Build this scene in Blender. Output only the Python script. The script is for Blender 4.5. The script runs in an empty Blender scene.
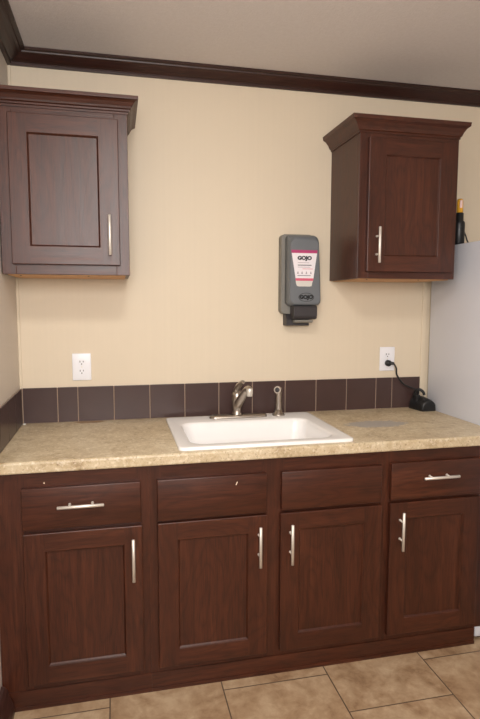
import bpy, bmesh, math, random
from mathutils import Vector, Matrix
random.seed(4)
SC = bpy.context.scene
COL = SC.collection
PI = math.pi

# ------------------------------------------------------------------ materials
def lin(r, g, b):
    f = lambda c: (c/255/12.92) if c/255 <= .04045 else ((c/255+.055)/1.055)**2.4
    return (f(r), f(g), f(b), 1)

class NT:
    def __init__(s, name):
        s.m = bpy.data.materials.new(name); s.m.use_nodes = True
        s.t = s.m.node_tree; s.n = s.t.nodes; s.l = s.t.links
        s.b = s.n['Principled BSDF']
    def node(s, typ, **kw):
        n = s.n.new(typ)
        for k, v in kw.items():
            if k in n.inputs: n.inputs[k].default_value = v
            else: setattr(n, k, v)
        return n
    def link(s, a, b): s.l.new(a, b)
    def math(s, op, a, b=None, c=None):
        n = s.n.new('ShaderNodeMath'); n.operation = op
        for i, v in enumerate((a, b, c)):
            if v is None: continue
            if isinstance(v, (int, float)): n.inputs[i].default_value = v
            else: s.l.new(v, n.inputs[i])
        return n.outputs[0]
    def obj(s, scale=(1, 1, 1), loc=None):
        tc = s.node('ShaderNodeTexCoord'); mp = s.node('ShaderNodeMapping')
        mp.inputs['Scale'].default_value = scale
        s.link(tc.outputs['Object'], mp.inputs['Vector'])
        if loc is not None: s.link(loc, mp.inputs['Location'])
        return mp.outputs['Vector']
    def noise(s, vec, scale, detail=3, rough=.55, dist=0):
        n = s.node('ShaderNodeTexNoise'); n.inputs['Scale'].default_value = scale
        n.inputs['Detail'].default_value = detail; n.inputs['Roughness'].default_value = rough
        n.inputs['Distortion'].default_value = dist
        s.link(vec, n.inputs['Vector']); return n.outputs['Fac']
    def ramp(s, fac, stops):
        r = s.node('ShaderNodeValToRGB'); e = r.color_ramp.elements
        while len(e) < len(stops): e.new(.5)
        for i, (p, c) in enumerate(stops):
            e[i].position = p; e[i].color = c
        s.link(fac, r.inputs['Fac']); return r.outputs['Color']
    def mix(s, fac, a, b, mode='MIX'):
        n = s.node('ShaderNodeMix'); n.data_type = 'RGBA'; n.blend_type = mode
        for sock, v in ((n.inputs[0], fac), (n.inputs[6], a), (n.inputs[7], b)):
            if isinstance(v, (int, float, tuple)): sock.default_value = v
            else: s.link(v, sock)
        return n.outputs[2]
    def bump(s, h, strength=.2, dist=.002):
        b = s.node('ShaderNodeBump'); b.inputs['Strength'].default_value = strength
        b.inputs['Distance'].default_value = dist
        s.link(h, b.inputs['Height']); s.link(b.outputs['Normal'], s.b.inputs['Normal'])
    def set(s, col=None, rough=None, metal=None, spec=None, coat=None, coat_rough=None):
        if col is not None:
            if isinstance(col, tuple): s.b.inputs['Base Color'].default_value = col
            else: s.link(col, s.b.inputs['Base Color'])
        if rough is not None:
            if isinstance(rough, (int, float)): s.b.inputs['Roughness'].default_value = rough
            else: s.link(rough, s.b.inputs['Roughness'])
        if metal is not None: s.b.inputs['Metallic'].default_value = metal
        if spec is not None: s.b.inputs['Specular IOR Level'].default_value = spec
        if coat is not None: s.b.inputs['Coat Weight'].default_value = coat
        if coat_rough is not None: s.b.inputs['Coat Roughness'].default_value = coat_rough
        return s.m

def plain(name, col, rough=.5, metal=0, spec=.5, var=.06, vs=40):
    t = NT(name); v = t.obj(); f = t.noise(v, vs, 3)
    c = t.mix(f, tuple(x*(1-var) for x in col[:3])+(1,), tuple(min(1, x*(1+var)) for x in col[:3])+(1,))
    return t.set(c, rough, metal, spec)

def wood(name, axis, dark, mid, light, rough=.38, ring=1.0):
    """Stained oak; axis is the grain direction."""
    t = NT(name)
    inf = t.node('ShaderNodeObjectInfo')
    off = t.node('ShaderNodeCombineXYZ')
    for i in range(3):
        t.link(t.math('MULTIPLY', inf.outputs['Random'], 7.3+3.1*i), off.inputs[i])
    def sc(along, across):
        return tuple(along if a == axis else across for a in 'xyz')
    # cathedral rings: contour lines of a noise field stretched along the grain
    f1 = t.noise(t.obj(sc(1.7, 7.5), off.outputs[0]), 1.0, 2.0, .45, .3)
    r = t.math('FRACT', t.math('MULTIPLY', f1, 13.0))
    r = t.math('ABSOLUTE', t.math('SUBTRACT', t.math('MULTIPLY', r, 2), 1))
    r = t.math('POWER', r, 2.6)
    streak = t.noise(t.obj(sc(2.2, 60), off.outputs[0]), 1.0, 4, .6)
    pore = t.noise(t.obj(sc(14, 420), off.outputs[0]), 1.0, 2, .5)
    blot = t.noise(t.obj(sc(1.3, 4), off.outputs[0]), 1.0, 2, .5)
    base = t.ramp(t.math('ADD', t.math('MULTIPLY', streak, .65), t.math('MULTIPLY', blot, .35)),
                  [(.3, dark), (.52, mid), (.72, light)])
    ringm = t.math('MULTIPLY', r, .36*ring)
    c = t.mix(ringm, base, tuple(x*.36 for x in dark[:3])+(1,))
    pm = t.ramp(pore, [(.36, (1, 1, 1, 1)), (.5, (0, 0, 0, 1))])
    c = t.mix(t.math('MULTIPLY', pm, .5), c, tuple(x*.4 for x in dark[:3])+(1,))
    t.bump(t.math('SUBTRACT', pore, t.math('MULTIPLY', r, .5)), .12, .001)
    t.set(c, t.math('ADD', t.math('MULTIPLY', streak, .16), rough-.06), 0, .5)
    return t.m

WD, WM, WL = lin(56, 25, 14), lin(72, 34, 19), lin(92, 48, 29)
wood_v = wood('cherry_oak_upright', 'z', WD, WM, WL)
wood_h = wood('cherry_oak_level', 'x', WD, WM, WL)
wood_y = wood('cherry_oak_deep', 'y', WD, WM, WL)
crown_x = wood('dark_trim_back', 'x', lin(44, 22, 17), lin(54, 28, 21), lin(64, 34, 26), .38, .4)
crown_y = wood('dark_trim_left', 'y', lin(44, 22, 17), lin(54, 28, 21), lin(64, 34, 26), .38, .4)
raw_wood = wood('raw_plywood', 'x', lin(196, 142, 92), lin(214, 164, 112), lin(228, 184, 132), .6, .2)

def wall_mat(name, col):
    t = NT(name)
    s1 = t.noise(t.obj((70, 70, .5)), 1.0, 3, .6)
    s2 = t.noise(t.obj((3, 3, 1.5)), 1.0, 2)
    a = tuple(x*.955 for x in col[:3])+(1,); b = tuple(min(1, x*1.035) for x in col[:3])+(1,)
    c = t.mix(t.math('ADD', t.math('MULTIPLY', s1, .6), t.math('MULTIPLY', s2, .4)), a, b)
    t.bump(t.noise(t.obj((90, 90, 60)), 1.0, 4), .06, .002)
    return t.set(c, .55, 0, .35)
cream = wall_mat('cream_wallboard', lin(217, 203, 180))
greige = wall_mat('side_wallboard', lin(214, 205, 194))

t = NT('textured_ceiling')
n = t.noise(t.obj(), 130, 4, .6)
t.bump(n, .35, .004)
ceil_m = t.set(t.mix(t.noise(t.obj(), 60, 3), lin(212, 205, 201), lin(224, 218, 215)), .9, 0, .2)

# floor: beige stone-look tiles, running bond along y
t = NT('beige_floor_tile')
tc = t.node('ShaderNodeTexCoord'); sp = t.node('ShaderNodeSeparateXYZ'); cb = t.node('ShaderNodeCombineXYZ')
t.link(tc.outputs['Object'], sp.inputs[0])
t.link(t.math('ADD', sp.outputs['Y'], .667+.4167*20), cb.inputs[0])
t.link(t.math('ADD', sp.outputs['X'], -.363+.4167*20), cb.inputs[1])
br = t.node('ShaderNodeTexBrick'); br.offset = .5; br.offset_frequency = 2; br.squash = 1
for k, v in {'Scale': 1, 'Mortar Size': .0027, 'Mortar Smooth': .25, 'Bias': 0, 'Brick Width': .4167, 'Row Height': .4167}.items():
    br.inputs[k].default_value = v
br.inputs['Color1'].default_value = (0, 0, 0, 1); br.inputs['Color2'].default_value = (1, 1, 1, 1)
t.link(cb.outputs[0], br.inputs['Vector'])
shift = t.node('ShaderNodeVectorMath'); shift.operation = 'MULTIPLY_ADD'
t.link(br.outputs['Color'], shift.inputs[0]); shift.inputs[1].default_value = (5, 3, 0); t.link(tc.outputs['Object'], shift.inputs[2])
c1 = t.noise(shift.outputs[0], 5.5, 6, .62, .6)
c2 = t.noise(shift.outputs[0], 26, 5, .65, .4)
mixf = t.math('ADD', t.math('MULTIPLY', c1, .65), t.math('MULTIPLY', c2, .35))
tile = t.ramp(mixf, [(.33, lin(124, 94, 68)), (.47, lin(162, 134, 104)), (.62, lin(190, 166, 136))])
tile = t.mix(t.math('MULTIPLY', br.outputs['Color'], .12), tile, lin(178, 146, 112))
col = t.mix(br.outputs['Fac'], tile, lin(92, 74, 60))
t.bump(t.math('SUBTRACT', t.math('MULTIPLY', c2, .15), br.outputs['Fac']), .4, .002)
floor_m = t.set(col, t.math('ADD', t.math('MULTIPLY', c2, .2), .34), 0, .4)

# countertop laminate with speckle, one dull grey scuff and a brown stain
t = NT('beige_granite_laminate')
v = t.obj()
a = t.noise(v, 7, 5, .6, .8); b = t.noise(v, 42, 5, .7, .5); d = t.noise(v, 130, 3, .6)
base = t.ramp(t.math('ADD', t.math('MULTIPLY', a, .5), t.math('MULTIPLY', b, .5)),
              [(.34, lin(156, 134, 102)), (.46, lin(190, 171, 138)), (.58, lin(206, 190, 160)), (.7, lin(220, 209, 184))])
spk = t.ramp(d, [(.60, (0, 0, 0, 1)), (.66, (1, 1, 1, 1))])
base = t.mix(t.math('MULTIPLY', spk, .5), base, lin(112, 78, 54))
spl = t.ramp(t.noise(v, 75, 3, .6), [(.56, (0, 0, 0, 1)), (.66, (1, 1, 1, 1))])
base = t.mix(t.math('MULTIPLY', spl, .45), base, lin(236, 226, 206))
sp = t.node('ShaderNodeSeparateXYZ'); t.link(v, sp.inputs[0])
def ell(cx, cy, rx, ry, skew=0):
    dy = t.math('SUBTRACT', sp.outputs['Y'], cy)
    dx = t.math('ADD', t.math('SUBTRACT', sp.outputs['X'], cx), t.math('MULTIPLY', dy, skew))
    q = t.math('ADD', t.math('POWER', t.math('ABSOLUTE', t.math('DIVIDE', dx, rx)), 2), t.math('POWER', t.math('ABSOLUTE', t.math('DIVIDE', dy, ry)), 2))
    q = t.math('ADD', q, t.math('MULTIPLY', t.math('SUBTRACT', b, .5), 2.2))
    return t.ramp(q, [(.72, (1, 1, 1, 1)), (1.0, (0, 0, 0, 1))])
base = t.mix(t.math('MULTIPLY', ell(1.545, -.335, .150, .068, .1), .85), base, lin(164, 160, 158))
base = t.mix(t.math('MULTIPLY', ell(.285, -.020, .07, .028), .7), base, lin(140, 96, 50))
counter_m = t.set(base, .42, 0, .45)

t = NT('dark_brown_glazed_tile')
inf = t.obj()
tile_m = t.set(t.mix(t.noise(inf, 9, 3), lin(60, 43, 41), lin(72, 53, 50)), .3, 0, .5)
grout_m = plain('tan_grout', lin(158, 136, 118), .85)
sink_m = plain('white_enamel', lin(240, 238, 236), .22, 0, .5, .01)
t = NT('brushed_nickel')
nickel = t.set(t.mix(t.noise(t.obj((300, 300, 20)), 1.0, 2), lin(168, 158, 148), lin(196, 188, 178)), .32, 1)
steel = plain('satin_steel', lin(232, 227, 218), .48, .75, .5, .03)
black_m = plain('black_plastic', lin(24, 25, 27), .4)
char_m = plain('charcoal_plastic', lin(50, 46, 48), .5)
disp_m = plain('grey_plastic', lin(104, 108, 112), .42, 0, .5, .03)
disp_back_m = plain('grey_back_plastic', lin(124, 121, 114), .5, 0, .5, .03)
plate_m = plain('white_plastic', lin(236, 236, 240), .35, 0, .5, .01)
slot_m = plain('slot_shadow_plastic', lin(60, 58, 58), .6)
label_m = plain('white_label', lin(232, 226, 230), .5, 0, .5, .01)
mag_m = plain('magenta_ink', lin(176, 54, 108), .5)
pink_m = plain('rose_ink', lin(206, 92, 118), .5)
pale_m = plain('pale_label', lin(208, 204, 196), .5)
ink_m = plain('dark_ink', lin(62, 60, 66), .5)
blackink_m = plain('black_ink', lin(16, 17, 20), .45)
greyink_m = plain('grey_ink', lin(158, 148, 156), .5)
t = NT('white_appliance_enamel')
t.bump(t.noise(t.obj(), 420, 2), .12, .001)
fridge_m = t.set(t.mix(t.noise(t.obj(), 2, 2), lin(206, 208, 216), lin(212, 214, 221)), .38, 0, .5)
gasket_m = plain('grey_gasket', lin(120, 120, 124), .6)
yellow_m = plain('yellow_plastic', lin(232, 172, 50), .4)
pinkw_m = plain('pale_pink_sticker', lin(240, 208, 204), .5)
chip_m = plain('bare_chip', lin(226, 206, 186), .6)
base_m = plain('dark_baseboard', lin(66, 40, 34), .4)
caulk_m = plain('white_caulk', lin(232, 228, 220), .6)

# ------------------------------------------------------------------ mesh kit
class MB:
    def __init__(s): s.bm = bmesh.new(); s.mats = []
    def mi(s, m):
        if m not in s.mats: s.mats.append(m)
        return s.mats.index(m)
    def poly(s, pts, m, smooth=False):
        f = s.bm.faces.new([s.bm.verts.new(p) for p in pts]); f.material_index = s.mi(m); f.smooth = smooth
        return f
    def box(s, x0, x1, y0, y1, z0, z1, m, bev=0, seg=2):
        b2 = bmesh.new()
        bmesh.ops.create_cube(b2, size=1)
        for v in b2.verts:
            v.co = ((x0+x1)/2+v.co.x*(x1-x0), (y0+y1)/2+v.co.y*(y1-y0), (z0+z1)/2+v.co.z*(z1-z0))
        if bev: bmesh.ops.bevel(b2, geom=list(b2.edges), offset=bev, segments=seg, profile=.5, affect='EDGES')
        s.merge(b2, m, bev > 0 and seg > 2)
    def merge(s, b2, m, smooth=False):
        i = s.mi(m)
        vm = {v: s.bm.verts.new(v.co) for v in b2.verts}
        for f in b2.faces:
            try: g = s.bm.faces.new([vm[v] for v in f.verts])
            except ValueError: continue
            g.material_index = i; g.smooth = smooth
        b2.free()
    def loft(s, rings, m, cap0=True, cap1=True, smooth=True, closed=True):
        i = s.mi(m); R = [[s.bm.verts.new(p) for p in r] for r in rings]
        n = len(R[0])
        for a, b in zip(R, R[1:]):
            for k in range(n if closed else n-1):
                f = s.bm.faces.new((a[k], a[(k+1) % n], b[(k+1) % n], b[k])); f.material_index = i; f.smooth = smooth
        if cap0: f = s.bm.faces.new(R[0][::-1]); f.material_index = i
        if cap1: f = s.bm.faces.new(R[-1]); f.material_index = i
    def lathe(s, c, prof, m, axis=(0, 0, 1), n=24, cap0=True, cap1=True):
        """prof: list of (radius, distance along axis)."""
        ax = Vector(axis).normalized(); u = ax.orthogonal().normalized(); w = ax.cross(u); c = Vector(c)
        s.loft([[c+ax*h+(u*math.cos(2*PI*k/n)+w*math.sin(2*PI*k/n))*r for k in range(n)] for r, h in prof], m, cap0, cap1)
    def tube(s, pts, rad, m, n=14):
        pts = [Vector(p) for p in pts]
        if isinstance(rad, (int, float)): rad = [rad]*len(pts)
        rings = []; u = None
        for i, p in enumerate(pts):
            d = (pts[min(i+1, len(pts)-1)]-pts[max(i-1, 0)]).normalized()
            u = d.orthogonal() if u is None else u-d*u.dot(d)
            u.normalize(); w = d.cross(u)
            rings.append([p+(u*math.cos(2*PI*k/n)+w*math.sin(2*PI*k/n))*rad[i] for k in range(n)])
        s.loft(rings, m)
    def prism(s, pts, fn, h0, h1, m, smooth=False):
        """2-D outline pts swept from h0 to h1; fn(a,b,h) -> xyz."""
        s.loft([[fn(a, b, h0) for a, b in pts], [fn(a, b, h1) for a, b in pts]], m, smooth=smooth)
    def build(s, name, parent=None, bev=0, seg=2, label=None):
        bmesh.ops.recalc_face_normals(s.bm, faces=list(s.bm.faces))
        me = bpy.data.meshes.new(name)
        off = Vector((0, 0, 0)); q = parent
        while q is not None: off += q.location; q = q.parent
        for v in s.bm.verts: v.co -= off
        s.bm.to_mesh(me); s.bm.free()
        for m in s.mats: me.materials.append(m)
        o = bpy.data.objects.new(name, me); COL.objects.link(o)
        if parent is not None: o.parent = parent
        if bev:
            md = o.modifiers.new('soft_edges', 'BEVEL'); md.width = bev; md.segments = seg
            md.limit_method = 'ANGLE'; md.angle_limit = math.radians(40)
        if label: o['label'] = label
        return o

def smooth_path(pts, n=6):
    P = [Vector(p) for p in pts]; out = []
    for i in range(len(P)-1):
        p0, p1, p2, p3 = P[max(i-1, 0)], P[i], P[i+1], P[min(i+2, len(P)-1)]
        for k in range(n):
            t = k/n
            out.append(.5*((2*p1)+(p2-p0)*t+(2*p0-5*p1+4*p2-p3)*t*t+(3*p1-p0-3*p2+p3)*t**3))
    out.append(P[-1]); return out

def rrect(x0, x1, y0, y1, r, z, n=7):
    pts = []
    for cx, cy, a0 in ((x1-r, y1-r, 0), (x0+r, y1-r, 90), (x0+r, y0+r, 180), (x1-r, y0+r, 270)):
        for k in range(n+1):
            a = math.radians(a0+90*k/n); pts.append((cx+r*math.cos(a), cy+r*math.sin(a), z))
    return pts

def thing(name, label, cat, loc, group=None):
    o = bpy.data.objects.new(name, None); COL.objects.link(o)
    o.location = loc; o.empty_display_size = .05
    return tag(o, label, cat, group)
def tag(o, label, cat, group=None):
    o['label'] = label; o['category'] = cat
    if group: o['group'] = group
    return o
def struct(o): o['kind'] = 'structure'; return o

def text_mesh(name, body, size, width, loc, m, parent, bold=.0, depth=.0004, height=None):
    cu = bpy.data.curves.new(name, 'FONT'); cu.body = body; cu.size = size; cu.offset = bold
    cu.extrude = depth; cu.align_x = 'CENTER'; cu.align_y = 'CENTER'
    tmp = bpy.data.objects.new('tmp', cu); COL.objects.link(tmp)
    dg = bpy.context.evaluated_depsgraph_get()
    me = bpy.data.meshes.new_from_object(tmp.evaluated_get(dg))
    bpy.data.objects.remove(tmp)
    xs = [v.co.x for v in me.vertices]; ys = [v.co.y for v in me.vertices]
    k = width/(max(xs)-min(xs)); ky = k if height is None else height/(max(ys)-min(ys))
    mx, my = (max(xs)+min(xs))/2, (max(ys)+min(ys))/2
    off = Vector((0, 0, 0)); q = parent
    while q is not None: off += q.location; q = q.parent
    for v in me.vertices:
        x, y, z = v.co
        v.co = Vector((loc[0]+(x-mx)*k, loc[1]-z, loc[2]+(y-my)*ky))-off
    me.materials.clear(); me.materials.append(m); me.name = name
    o = bpy.data.objects.new(name, me); COL.objects.link(o); o.parent = parent
    return o

# ------------------------------------------------------------------ setting
XL = -.009; H = 2.499; XR = 2.80; YF = -3.3; CH = .914
b = MB(); b.box(-.12, XR, YF, .12, -.05, 0, floor_m); struct(b.build('floor'))
b = MB(); b.box(-.12, XR, YF, .12, H, H+.05, ceil_m); struct(b.build('ceiling'))
b = MB(); b.box(-.12, XR, 0, .12, 0, H, cream); struct(b.build('wall_back'))
b = MB(); b.box(XL-.12, XL, YF, 0, 0, H, greige); struct(b.build('wall_left'))
b = MB(); b.box(XR, XR+.12, YF, .12, 0, H, greige); struct(b.build('wall_right'))
b = MB(); b.box(-.12, XR+.12, YF-.12, YF, 0, H, greige); struct(b.build('wall_rear'))

# ceiling crown: stepped profile (out from wall, height), mitred in the corner
prof = [(0, 2.441), (.010, 2.441), (.013, 2.447), (.013, 2.453), (.020, 2.457), (.030, 2.466), (.041, 2.478),
        (.048, 2.482), (.050, 2.487), (.060, 2.490), (.060, H), (0, H)]
b = MB(); b.loft([[(XL+d*1.3, -d, z) for d, z in prof], [(XR, -d, z) for d, z in prof]], crown_x, smooth=False)
struct(b.build('trim_1'))
b = MB(); b.loft([[(XL+d*1.3, -d, z) for d, z in prof], [(XL+d*1.3, YF, z) for d, z in prof]], crown_y, smooth=False)
struct(b.build('trim_2'))
# corner strip and seam batten of the wallboard
b = MB(); b.box(XL, XL+.012, -.006, 0, CH+.17, 2.441, cream, .002); struct(b.build('trim_3'))
b = MB(); b.box(1.949, 1.974, -.005, 0, CH+.001, 1.735, cream, .002); struct(b.build('trim_4'))
bp = [(0, 0), (.042, 0), (.042, .022), (.036, .045), (.026, .07), (.021, .092), (.012, .104), (0, .107)]
b = MB(); b.loft([[(XL+d, -.621, z) for d, z in bp], [(XL+d, YF, z) for d, z in bp]], base_m, smooth=False)
struct(b.build('baseboard_left'))

# ------------------------------------------------------------------ base cabinets
YB = -.611          # face frame front
YD = -.631          # door front
def handle(name, parent, cx, y, cz, length, vertical, label=None):
    b = MB(); r = .0058; hl = length/2; ps = .0385
    ax = (0, 0, 1) if vertical else (1, 0, 0)
    c = Vector((cx, y-.030, cz)); A = Vector(ax)
    b.lathe(c, [(r*.6, -hl), (r, -hl+.0012), (r, hl-.0012), (r*.6, hl)], steel, ax, 16)
    for s in (-1, 1):
        p = c+A*ps*s
        b.lathe((p.x, y, p.z), [(.0055, -.0005), (.0055, .0015), (.0038, .003), (.0038, .026)], steel, (0, -1, 0), 12)
    return b.build(name, parent, label=label)

def shaker(name, parent, x0, x1, z0, z1, yf, sw, swr=None, rail=.068, th=.02):
    """Framed door with a recessed panel."""
    swr = swr or sw
    b = MB(); e = .0045; yb = yf+th
    # one connected frame: stiles upright grain, rails level grain
    xs = [x0, x0+sw, x1-swr, x1]; zs = [z0, z0+rail, z1-rail, z1]
    V = {(i, j, k): b.bm.verts.new((xs[i], y, zs[j])) for i in range(4) for j in range(4) for k, y in ((0, yf), (1, yb))}
    def q(m, *ks): f = b.bm.faces.new([V[k] for k in ks]); f.material_index = b.mi(m)
    for i in range(3):
        m = wood_h if i == 1 else wood_v
        for j in range(3):
            if i == 1 and j == 1: continue
            for k in (0, 1): q(m, (i, j, k), (i+1, j, k), (i+1, j+1, k), (i, j+1, k))
        for j in (0, 3): q(m, (i, j, 0), (i+1, j, 0), (i+1, j, 1), (i, j, 1))
        for j in (0, 3): q(wood_v, (j, i, 0), (j, i+1, 0), (j, i+1, 1), (j, i, 1))
    for j in (1, 2):
        q(wood_h, (1, j, 0), (2, j, 0), (2, j, 1), (1, j, 1)); q(wood_v, (j, 1, 0), (j, 2, 0), (j, 2, 1), (j, 1, 1))
    d = b.build(name, parent, .0024, 2)
    p = MB(); X0, X1, Z0, Z1 = x0+sw, x1-swr, z0+rail, z1-rail
    yr = yf+.0095
    p.box(X0-.006, X1+.006, yr, yr+.006, Z0-.006, Z1+.006, wood_v)
    for q in (((X0, Z0), (X1, Z0), (X1-e, Z0+e), (X0+e, Z0+e)), ((X0, Z1), (X1, Z1), (X1-e, Z1-e), (X0+e, Z1-e)),
              ((X0, Z0), (X0, Z1), (X0+e, Z1-e), (X0+e, Z0+e)), ((X1, Z0), (X1, Z1), (X1-e, Z1-e), (X1-e, Z0+e))):
        pts = [(q[0][0], yf+.0035, q[0][1]), (q[1][0], yf+.0035, q[1][1]), (q[2][0], yr-.0005, q[2][1]), (q[3][0], yr-.0005, q[3][1])]
        p.poly(pts, wood_v)
    p.build('panel', d)
    return d

def slab(name, parent, x0, x1, z0, z1, yf):
    b = MB(); b.box(x0, x1, yf, yf+.02, z0, z1, wood_h, .003, 3)
    return b.build(name, parent)

def carcass(parent, x0, x1, openings, xe=None):
    """Hollow box with a face frame round the openings [(xa, xb)]."""
    b = MB(); t = .016; zt = .8715; yb = YB+.019
    b.box(x0, x0+t, yb, -.012, 0.0, zt, wood_v); b.box(x1-t, x1, yb, -.012, .0 if xe is None else .085, zt, wood_v)
    b.box(x0+t, x1-t, yb, -.012, .085, .1, wood_h)
    b.box(x0+t, x1-t, -.018, -.012, .1, zt, wood_v)
    xs = [x0]+[v for o in openings for v in o]+[x1]
    for i in range(0, len(xs), 2):
        b.box(xs[i], xs[i+1], YB, yb, .072, zt, wood_v)
    for a, c in openings:
        for za, zb in ((.072, .108), (.645, .682), (.808, zt)):
            b.box(a, c, YB, yb, za, zb, wood_h)
    body = b.build('body', parent)
    b = MB(); xe = xe or x1
    b.box(x0, xe, YB-.0035, YB+.016, 0, .0718, wood_h)
    b.box(x0, xe, YB-.0075, YB-.0035, 0.0, .014, wood_h)
    b.build('toe_board', parent)
    return body

G = 'base cabinets under the countertop'
ca = thing('base_cabinet', 'dark cherry base cabinet at the left wall with one door and handled drawer', 'cabinet', (.26, -.31, 0), G)
carcass(ca, XL+.002, .5169, [(.1, .47)])
d = shaker('door', ca, .083, .489, .098, .655, YD, .073, .065)
handle('handle', d, .456, YD, .538, .158, True)
w = slab('drawer_front', ca, .082, .486, .668, .817, YD)
handle('handle', w, .280, YD, .753, .157, False)
b = MB(); b.lathe((.157, YB, .829), [(.003, -.0002), (.0028, .0006), (.0015, .001)], chip_m, (0, -1, 0), 8); b.build('paint_chip', ca)

cb_ = thing('base_cabinet', 'dark cherry double-door sink base cabinet with two plain false drawer fronts', 'cabinet', (.98, -.31, 0), G)
carcass(cb_, .5171, 1.4469, [(.562, .938), (1.028, 1.41)])
d = shaker('door', cb_, .545, .957, .098, .655, YD, .075)
handle('handle', d, .9235, YD, .541, .158, True)
d = shaker('door', cb_, 1.010, 1.429, .098, .655, YD, .076)
handle('handle', d, 1.0485, YD, .539, .158, True)
w = slab('false_drawer_front', cb_, .545, .954, .664, .817, YD)
b = MB(); b.prism([(.833, .780), (.8365, .7795), (.842, .791), (.8385, .793)], lambda a, c, h: (a, h, c), YD-.0006, YD+.0006, chip_m); b.build('paint_chip', w, label='small pale chip in the wood')
slab('false_drawer_front', cb_, 1.013, 1.426, .667, .817, YD)

cc = thing('base_cabinet', 'dark cherry base cabinet beside the white refrigerator with one door and handled drawer', 'cabinet', (1.70, -.31, 0), G)
carcass(cc, 1.4471, 1.955, [(1.484, 1.85)], 1.884)
d = shaker('door', cc, 1.466, 1.872, .100, .658, YD, .075)
handle('handle', d, 1.5095, YD, .548, .158, True)
w = slab('drawer_front', cc, 1.467, 1.868, .671, .821, YD)
handle('handle', w, 1.6725, YD, .760, .157, False)

# ------------------------------------------------------------------ countertop with sink cut-out
SX0, SX1, SY0, SY1 = .627, 1.316, -.612, -.055
CX0, CX1, CY0, CY1 = .655, 1.286, -.585, -.082
b = MB(); zb = .8725
def slabq(x0, x1, y0, y1): b.box(x0, x1, y0, y1, zb, CH, counter_m)
slabq(XL+.001, CX0, CY0, -.001); slabq(CX1, 1.977, CY0, -.001); slabq(CX0, CX1, CY1, -.001)
lip = [(CY0, zb), (-.632, zb), (-.6345, zb+.002), (-.636, zb+.006), (-.636, CH-.009), (-.6345, CH-.004), (-.631, CH-.001), (-.626, CH), (CY0, CH)]
b.loft([[(x, y, z) for y, z in lip] for x in (XL+.001, 1.977)], counter_m, smooth=False)
tag(b.build('countertop'), 'beige speckled laminate countertop running over all the base cabinets', 'countertop')

# ------------------------------------------------------------------ tiled backsplash
TH = .161
bs = MB(); bs.box(XL+.0015, 1.946, -.006, -.0005, CH+.0005, CH+TH-.002, grout_m)
cuts = [XL+.0105, .150, .238, .397, .560, .723, .886, 1.051, 1.217, 1.377, 1.539, 1.700, 1.789, 1.946]
for a, c in zip(cuts, cuts[1:]):
    bs.box(a+.002, c-.002, -.0095, -.005, CH+.003, CH+TH, tile_m, .0015, 2)
tag(bs.build('backsplash'), 'row of dark brown square tiles along the back wall behind the sink', 'backsplash', 'dark tile backsplashes')
bs = MB(); bs.box(XL+.0005, XL+.006, -.634, -.0125, CH+.0005, CH+TH-.002, grout_m)
y = -.0125
while y > -.63:
    y2 = max(y-.163, -.634)
    bs.box(XL+.005, XL+.0095, y2+.0015, y-.0015, CH+.003, CH+TH, tile_m, .0015, 2); y = y2
bl = tag(bs.build('backsplash'), 'short run of dark brown tiles on the left side wall', 'backsplash', 'dark tile backsplashes')
b = MB(); b.lathe((XL+.016, -.017, CH), [(.007, 0), (.006, .003), (.003, .005)], caulk_m, n=10); b.build('caulk_dab', bl, label='white dab of caulk in the corner')

# ------------------------------------------------------------------ sink
sk = thing('sink', 'white enamel drop-in single-bowl sink set in the countertop', 'sink', ((SX0+SX1)/2, (SY0+SY1)/2, CH))
b = MB(); zr = CH+.012
BX0, BX1, BY0, BY1 = .682, 1.249, -.560, -.196
def RR(i, z, r): return rrect(SX0+i, SX1-i, SY0+i, SY1-i, r, z)
def RB(i, z, r): return rrect(BX0+i, BX1-i, BY0+i, BY1-i, r, z)
b.loft([RR(0, CH+.0005, .022), RR(0, zr-.004, .022), RR(.0012, zr-.0012, .022), RR(.004, zr, .020), RR(.010, zr+.0003, .018),
        RB(-.012, zr+.0003, .062), RB(-.006, zr-.001, .058), RB(-.001, zr-.006, .055), RB(.004, zr-.016, .055), RB(.010, zr-.06, .058), RB(.018, zr-.14, .062),
        RB(.028, zr-.166, .066), RB(.05, zr-.178, .07), RB(.12, zr-.183, .06),
        RB(.12, zr-.187, .06), RB(.045, zr-.183, .07), RB(.02, zr-.168, .068), RB(.012, zr-.14, .064), RB(.004, zr-.06, .058),
        RB(-.003, CH-.010, .058)], sink_m, cap0=False, cap1=False)
bx = (BX0+BX1)/2; by = (BY0+BY1)/2
b.loft([RB(.12, zr-.183, .06), rrect(bx-.04, bx+.04, by-.04, by+.04, .039, zr-.185)], sink_m, cap0=False, cap1=False)
b.build('basin', sk)
b = MB(); b.lathe((bx, by, zr-.1895), [(.05, 0), (.052, .004), (.048, .006), (.038, .004), (.036, .0025), (.001, .0025)], nickel, n=28)
b.build('drain', sk)

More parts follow.
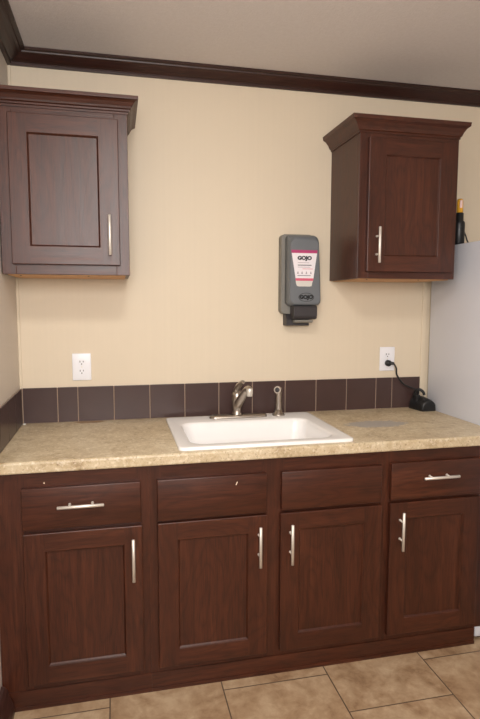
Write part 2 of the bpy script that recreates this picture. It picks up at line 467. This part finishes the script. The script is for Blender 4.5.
# ------------------------------------------------------------------ faucet and sprayer
FX, FY = .951, -.115
fa = thing('faucet', 'brushed nickel single-lever faucet at the back of the sink', 'faucet', (FX, FY, zr+.0005))
b = MB()
def stad(i, z): return rrect(.822+i, 1.094-i, FY-.028+i, FY+.028-i, .0275-i*.9, z)
zz = zr+.0008
b.loft([stad(0, zz), stad(0, zz+.004), stad(.002, zz+.008), stad(.006, zz+.0115), stad(.012, zz+.013)], nickel)
b.build('deck_plate', fa)
b = MB(); b.lathe((FX, FY, zz+.012), [(.024, 0), (.024, .005), (.020, .010), (.0185, .02), (.020, .04), (.0225, .065), (.0235, .085), (.022, .098), (.016, .107), (.006, .111)], nickel, n=28)
b.build('faucet_body', fa)
b = MB()
sp_ = smooth_path([(FX+.002, FY-.004, .985), (FX+.008, FY-.035, 1.012), (FX+.015, FY-.072, 1.045), (FX+.021, FY-.108, 1.070), (FX+.024, FY-.130, 1.077), (FX+.026, FY-.143, 1.072)], 6)
b.tube(sp_, [.020-.0072*i/(len(sp_)-1) for i in range(len(sp_))], nickel, 18)
b.build('spout', fa)
b = MB(); b.lathe((FX+.0255, FY-.140, 1.083), [(.006, 0), (.0135, .003), (.0145, .008), (.0145, .026), (.0125, .029), (.0125, .036), (.010, .037)], steel, (0, -.08, -1), 22)
b.build('aerator', fa)
b = MB()
lv = smooth_path([(FX-.001, FY+.004, 1.040), (FX+.0, FY-.010, 1.064), (FX+.004, FY-.035, 1.082), (FX+.009, FY-.062, 1.096), (FX+.012, FY-.078, 1.101)], 5)
b.tube(lv, [.019, .018, .017, .016, .015]+[.0145-.006*i/(len(lv)-6) for i in range(len(lv)-5)], nickel, 16)
b.build('lever', fa)

SPX, SPY = 1.153, -.110
ss = thing('side_sprayer', 'brushed nickel side sprayer standing to the right of the faucet', 'sprayer', (SPX, SPY, zr+.0005))
b = MB(); b.lathe((SPX, SPY, zz), [(.030, 0), (.030, .004), (.026, .009), (.019, .013), (.0175, .024)], nickel, n=24); b.build('base_flange', ss)
b = MB(); b.lathe((SPX, SPY, zz+.022), [(.0155, 0), (.0145, .01), (.0145, .05), (.0155, .085), (.0160, .098), (.013, .108)], nickel, n=22); b.build('wand', ss)
b = MB(); ax = Vector((-.45, -.80, .18))
b.lathe((SPX+.006, SPY+.012, zz+.116), [(.008, -.004), (.015, .0), (.0165, .014), (.0180, .034), (.0165, .040)], nickel, ax, 22)
hd = b.build('spray_head', ss)
b = MB(); b.lathe(Vector((SPX+.006, SPY+.012, zz+.116))+ax.normalized()*.0395, [(.0115, 0), (.0115, .0015), (.006, .0025)], char_m, ax, 18); b.build('spray_face', hd)

# ------------------------------------------------------------------ wall cabinets
def wall_cabinet(label, x0, x1, z0, z1, dx0, dx1, dz0, dz1, sw, swr, hx, hz, left_wall, steps):
    root = thing('wall_cabinet', label, 'cabinet', ((x0+x1)/2, -.16, z0), 'upper cabinets hung on the back wall')
    yf = -.321; b = MB()
    b.box(x0, x0+.016, yf+.019, -.001, z0, z1, wood_v); b.box(x1-.016, x1, yf+.019, -.001, z0, z1, wood_v)
    b.box(x0+.016, x1-.016, yf+.019, -.001, z1-.016, z1, wood_y); b.box(x0+.016, x1-.016, -.007, -.001, z0+.014, z1-.016, wood_v)
    b.box(x0, x0+.05, yf, yf+.019, z0, z1, wood_v); b.box(x1-.05, x1, yf, yf+.019, z0, z1, wood_v)
    b.box(x0+.05, x1-.05, yf, yf+.019, z0, z0+.05, wood_h); b.box(x0+.05, x1-.05, yf, yf+.019, z1-.06, z1, wood_h)
    b.build('body', root, .0012, 2)
    b = MB(); b.box(x0+.0165, x1-.0165, yf+.0195, -.0075, z0-.003, z0+.013, raw_wood)
    b.build('bottom_panel', root, label='bare light wood underside')
    for sx in (x0+.06, x1-.16):
        b = MB(); b.lathe((sx, yf+.03, z0-.003), [(.004, -.001), (.004, .001), (.002, .002)], black_m, (0, 0, -1), 10); b.build('screw', root)
    d = shaker('door', root, dx0, dx1, dz0, dz1, -.341, sw, swr, .0695)
    handle('handle', d, hx, -.341, hz, .153, True)
    # crown, mitred round the exposed sides
    b = MB()
    rings = []
    for o, z in steps:
        l = x0 if left_wall else x0-o*1.3
        rings.append([(l, -.001, z), (l, yf-o, z), (x1+o, yf-o, z), (x1+o, -.001, z)])
    b.loft(rings, wood_h, smooth=False)
    b.build('crown_molding', root, .0008, 2)
    return root

wall_cabinet('dark wooden wall cabinet against the left wall, above the plain white outlet', -.003, .470, 1.561, 2.190,
             .036, .434, 1.598, 2.150, .068, .076, .396, 1.712, True,
             [(.004, 2.174), (.004, 2.182), (.010, 2.184), (.010, 2.190), (.016, 2.193), (.019, 2.200), (.027, 2.213), (.036, 2.219), (.042, 2.221), (.042, 2.234), (.002, 2.234)])
wall_cabinet('dark wooden wall cabinet right of the soap dispenser, partly over the refrigerator', 1.440, 1.912, 1.561, 2.190,
             1.476, 1.888, 1.590, 2.153, .080, .076, 1.519, 1.702, False,
             [(.004, 2.174), (.004, 2.182), (.009, 2.186), (.014, 2.200), (.023, 2.215), (.034, 2.224), (.036, 2.240), (.002, 2.240)])

# ------------------------------------------------------------------ outlets
def outlet(cx, cz, label):
    root = thing('wall_outlet', label, 'outlet', (cx, 0, cz), 'white wall outlets above the tiles')
    b = MB(); b.box(cx-.041, cx+.041, -.007, -.0004, cz-.061, cz+.061, plate_m, .0028, 3); b.build('cover_plate', root)
    for s in (1, -1):
        zc = cz+.0205*s
        b = MB(); pts = []
        for k in range(24):
            a = 2*PI*k/24; pts.append((cx+.0172*math.cos(a), zc+max(-.0138, min(.0138, .0172*math.sin(a)))))
        b.prism(pts, lambda p, q, h: (p, h, q), -.0088, -.006, plate_m)
        r = b.build('receptacle', root, .0006, 2)
        b = MB()
        b.box(cx-.0085, cx-.0055, -.0093, -.0084, zc-.001, zc+.008, slot_m); b.box(cx+.0055, cx+.0085, -.0093, -.0084, zc, zc+.007, slot_m)
        b.lathe((cx, -.0084, zc-.0075), [(.0028, 0), (.0028, .0009)], slot_m, (0, -1, 0), 12)
        b.build('slots', r)
    b = MB(); b.lathe((cx, -.0066, cz), [(.0032, 0), (.003, .001), (.001, .0014)], steel, (0, -1, 0), 12); b.build('screw', root)
outlet(.258, 1.165, 'plain white duplex wall outlet with nothing plugged in, under the left cabinet')
outlet(1.759, 1.171, 'white wall outlet with a black plug in it, beside the refrigerator')

# ------------------------------------------------------------------ black charger on the counter, its cord plugged in
ch = thing('charger', 'black plastic charging stand on the countertop in the corner by the refrigerator', 'charger', (1.93, -.07, CH+.0005))
b = MB(); z0 = CH+.0008
def hump(cx, w, y, hgt, n=16):
    pts = [(cx-w, y, z0)]
    for k in range(n+1):
        a = PI-PI*k/n; pts.append((cx+w*math.cos(a)*(.97), y, z0+.012+(hgt-.012)*math.sin(a)**.8))
    pts.append((cx+w, y, z0)); return pts
b.loft([hump(1.918, .034, -.016, .058), hump(1.921, .038, -.022, .068), hump(1.930, .042, -.060, .066), hump(1.935, .042, -.095, .060), hump(1.936, .040, -.116, .054), hump(1.936, .036, -.122, .044)], black_m)
b.build('housing', ch)
b = MB(); b.tube(smooth_path([(1.897, -.040, CH+.060), (1.899, -.052, CH+.092), (1.912, -.064, CH+.103), (1.928, -.072, CH+.092), (1.934, -.075, CH+.076)], 5), .0075, black_m, 10)
b.build('hook', ch)
b = MB(); b.lathe((1.915, -.105, CH+.057), [(.006, -.004), (.006, .004), (.003, .006)], char_m, (0, -.5, 1), 12); b.build('button', ch)
b = MB(); b.box(1.894, 1.916, -.070, -.035, CH+.03, CH+.075, black_m, .003); b.build('cradle_post', ch)
b = MB()
b.tube(smooth_path([(1.7800, -.036, 1.1505), (1.793, -.040, 1.126), (1.798, -.040, 1.091), (1.830, -.045, 1.048), (1.854, -.052, 1.034), (1.888, -.062, 1.020), (1.908, -.064, 1.006), (1.905, -.055, .985)], 7), .0042, black_m, 10)
cord = b.build('cord', ch)
b = MB()
b.lathe((1.759, -.0094, 1.1505), [(.0145, 0), (.016, .002), (.016, .016), (.013, .023), (.006, .026)], black_m, (0, -1, 0), 18)
b.tube(smooth_path([(1.762, -.024, 1.1505), (1.772, -.032, 1.1515), (1.782, -.036, 1.1495)], 4), [.0085]*4+[.0075]*4+[.006], black_m, 12)
b.build('plug', ch)

# ------------------------------------------------------------------ soap dispenser
sd = thing('wall_soap_dispenser', 'grey wall-mounted soap dispenser with white label between the two wall cabinets', 'soap dispenser', (1.265, 0, 1.36))
def rr_xz(x0, x1, z0, z1, r, y, n=6): return [(p[0], y, p[1]) for p in rrect(x0, x1, z0, z1, r, 0, n)]
def tp(xa, xt, xb, za, zt, r, y):
    """rounded outline whose right edge runs from xb (bottom) to xt (top)"""
    return [(xa+(p[0]-xa)*((xb+(xt-xb)*(p[2]-za)/(zt-za))-xa)/(xb-xa), p[1], p[2]) for p in rr_xz(xa, xb, za, zt, r, y)]
b = MB()
b.loft([rr_xz(1.180, 1.338, 1.401, 1.776, .020, 0), rr_xz(1.180, 1.338, 1.401, 1.776, .020, -.042), rr_xz(1.183, 1.335, 1.404, 1.773, .018, -.046)], disp_back_m)
b.build('back_plate', sd)
b = MB()
b.loft([tp(1.198, 1.344, 1.360, 1.440, 1.772, .022, -.0465), tp(1.200, 1.345, 1.361, 1.440, 1.769, .022, -.075), tp(1.203, 1.345, 1.361, 1.441, 1.764, .024, -.094),
        tp(1.207, 1.343, 1.358, 1.444, 1.757, .026, -.104), tp(1.211, 1.340, 1.353, 1.449, 1.749, .024, -.110), tp(1.204, 1.338, 1.347, 1.455, 1.742, .022, -.112)], disp_m)
cov = b.build('cover', sd)
b = MB()
prof = [(-.050, 1.4395), (-.108, 1.4395), (-.112, 1.430), (-.112, 1.392), (-.106, 1.380), (-.080, 1.376), (-.050, 1.385)]
b.loft([[(x, y, z) for y, z in prof] for x in (1.224, 1.338)], char_m, smooth=False)
b.build('push_lever', sd, .002, 2)
b = MB()
prof = [(-.0005, 1.4005), (-.044, 1.4005), (-.062, 1.375), (-.062, 1.346), (-.0005, 1.346)]
b.loft([[(x, y, z) for y, z in prof] for x in (1.204, 1.316)], char_m, smooth=False)
b.build('nozzle_housing', sd, .002, 2)
b = MB()
prof = [(-.0625, 1.3745), (-.100, 1.374), (-.100, 1.366), (-.085, 1.360), (-.0625, 1.360)]
b.loft([[(x, y, z) for y, z in prof] for x in (1.232, 1.322)], disp_back_m, smooth=False)
b.build('drip_guard', sd, .0015, 2)
# label
yl = -.1124
b = MB()
def trap(zt, zb_, xa, xb, xc, xd, m, y=yl, th=.0006):
    b.prism([(xa, zt), (xb, zt), (xd, zb_), (xc, zb_)], lambda p, q, h: (p, h, q), y, y-th, m)
trap(1.696, 1.566, 1.207, 1.334, 1.2290, 1.3160, label_m)
pts = [(1.2290, 1.566), (1.3160, 1.566), (1.310, 1.545)]+[(1.309-.01+.01*math.cos(a), 1.535+.005*math.sin(a)) for a in (0, -.8, -1.57)]+[(1.247-.012*math.sin(a), 1.535-.005*math.cos(a)) for a in (0, .8, 1.57)]+[(1.231, 1.545)]
b.prism(pts, lambda p, q, h: (p, h, q), yl, yl-.0006, pale_m)
lb = b.build('label', sd)
b = MB(); trap(1.697, 1.683, 1.2065, 1.3345, 1.2085, 1.3325, mag_m, yl-.0006, .0003); b.build('color_stripe', lb, label='magenta stripe'); b = MB(); trap(1.568, 1.556, 1.2287, 1.3163, 1.2305, 1.3140, pink_m, yl-.0006, .0003)
b.build('color_stripe', lb, label='rose pink stripe')
text_mesh('logo', 'GOJO', .03, .070, (1.272, yl-.0009, 1.6585), ink_m, lb, .0022, .0003, .024)
b = MB()
for z, xa, xb, th, m in ((1.639, 1.239, 1.294, .0022, greyink_m), (1.628, 1.239, 1.306, .0036, ink_m), (1.619, 1.239, 1.300, .002, greyink_m), (1.611, 1.262, 1.312, .0022, pink_m), (1.580, 1.238, 1.302, .0024, ink_m)):
    b.box(xa, xb, yl-.0009, yl-.0005, z-th/2, z+th/2, m)
for x in (1.240, 1.260, 1.281, 1.303):
    b.prism([(x-.004, .0), (x-.002, .008), (x, .013), (x+.002, .008), (x+.004, 0)], lambda p, q, h: (p, h, 1.588+q), yl-.0005, yl-.0009, greyink_m)
b.build('fine_print', lb)
b = MB()                                                        # dark drop-shaped surround of the moulded logo
n = 28
ring = lambda k, y: [(1.2825+.038*k*math.cos(2*PI*i/n), y, 1.480+.0205*k*math.sin(2*PI*i/n)) for i in range(n)]
ii = [ring(1.0, -.1121), ring(1.0, -.1127), ring(.90, -.1127), ring(.90, -.1121)]
b.loft(ii, char_m, False, False); b.build('logo_border', cov)
text_mesh('logo', 'GOJO', .03, .066, (1.2825, -.1124, 1.4785), blackink_m, cov, .0022, .0004, .025)

# ------------------------------------------------------------------ refrigerator
fr = thing('refrigerator', 'tall white refrigerator at the right end of the countertop', 'refrigerator', (2.36, -.38, 0))
RX0, RX1 = 1.982, 2.72
b = MB(); b.box(RX0, RX1, -.70, -.022, .03, 1.729, fridge_m, .006, 3); b.build('body', fr)
for nm, z0_, z1_ in (('freezer_door', 1.205, 1.727), ('door', .11, 1.195)):
    b = MB(); b.box(RX0, RX1, -.775, -.708, z0_, z1_, fridge_m, .012, 3); dr = b.build(nm, fr)
    b = MB(); b.box(RX0+.015, RX1-.015, -.7085, -.6995, z0_+.01, z1_-.01, gasket_m); b.build('gasket', dr)
    hz0, hz1 = (1.24, 1.50) if nm == 'freezer_door' else (.75, 1.16)
    b = MB(); b.tube(smooth_path([(RX0+.05, -.775, hz0), (RX0+.05, -.812, hz0+.03), (RX0+.05, -.815, (hz0+hz1)/2), (RX0+.05, -.812, hz1-.03), (RX0+.05, -.775, hz1)], 6), .012, fridge_m, 12); b.build('handle', dr)
b = MB(); b.box(RX0+.02, RX1-.02, -.70, -.66, .028, .1, gasket_m); b.build('base_grille', fr)
for x in (RX0+.05, RX1-.05):
    for y in (-.64, -.08):
        b = MB(); b.lathe((x, y, 0), [(.02, 0), (.02, .012), (.012, .014), (.012, .034)], char_m, n=16); b.build('foot', fr)
b = MB(); b.box(1.893, 1.990, -.608, -.50, .022, .0705, fridge_m, .006, 3); b.box(1.925, 1.945, -.58, -.545, 0, .024, char_m, .003)
b.build('corner_bracket', fr)

# ------------------------------------------------------------------ black bottle on the refrigerator
bt = thing('bottle', 'slim black bottle with a yellow cap standing on the refrigerator', 'bottle', (2.012, -.20, 1.7295))
b = MB(); c = (2.010, -.20, 1.7295)
b.lathe(c, [(.024, 0), (.026, .003), (.026, .098), (.0245, .106), (.019, .112), (.0185, .145), (.016, .149)], black_m, n=24); b.build('bottle_body', bt)
b = MB(); b.lathe((c[0], c[1], c[2]+.1495), [(.012, 0), (.0145, .002), (.0145, .050), (.013, .060), (.009, .064)], yellow_m, n=20); cp = b.build('cap', bt)
b = MB(); b.box(c[0]-.012, c[0]+.0005, c[1]-.0195, c[1]-.016, c[2]+.170, c[2]+.205, pinkw_m, .001); b.build('sticker', cp)
b = MB(); b.tube(smooth_path([(2.0335, -.203, 1.795), (2.044, -.205, 1.772), (2.053, -.206, 1.748), (2.064, -.207, 1.7335)], 5), .0035, black_m, 8); b.build('trigger_wire', bt)

# ------------------------------------------------------------------ light
def area(name, loc, target, size, power, col):
    li = bpy.data.lights.new(name, 'AREA'); li.shape = 'RECTANGLE'; li.size, li.size_y = size; li.energy = power; li.color = col
    o = bpy.data.objects.new(name, li); COL.objects.link(o); o.location = loc
    o.rotation_euler = (Vector(target)-Vector(loc)).to_track_quat('-Z', 'Y').to_euler(); return o
area('ceiling_light', (.55, -1.9, 2.47), (.55, -1.9, 0), (.35, .35), 20, (1, .955, .90))
area('rear_fill', (.45, YF+.06, 1.85), (.45, 0, 1.75), (.9, .8), 45, (1, .975, .965))  # added frontal fill behind the camera, with no window in the rear wall
w = bpy.data.worlds.new('room_fill'); SC.world = w; w.use_nodes = True
bg = w.node_tree.nodes['Background']; bg.inputs[0].default_value = (1, .98, .97, 1); bg.inputs[1].default_value = .52

# ------------------------------------------------------------------ camera
cam = bpy.data.cameras.new('camera'); co = bpy.data.objects.new('camera', cam); COL.objects.link(co)
Rv, Uv, Fv = Vector((.97570862, -.21906521, .00176698)), Vector((.02037697, .09878316, .99490033)), Vector((.2181226, .97069682, -.10084746))
M = Matrix((Rv, Uv, -Fv)).transposed().to_4x4(); M.translation = Vector((.40923503, -2.58905531, 1.4517445))
co.matrix_world = M
cam.sensor_fit = 'VERTICAL'; cam.sensor_height = 24; cam.lens = 554.9136*24/719; cam.clip_start = .05
SC.camera = co
SC.view_settings.view_transform = 'Standard'; SC.view_settings.look = 'None'; SC.view_settings.gamma = 1
SC.view_settings.use_curve_mapping = False
SC.view_settings.exposure = .10
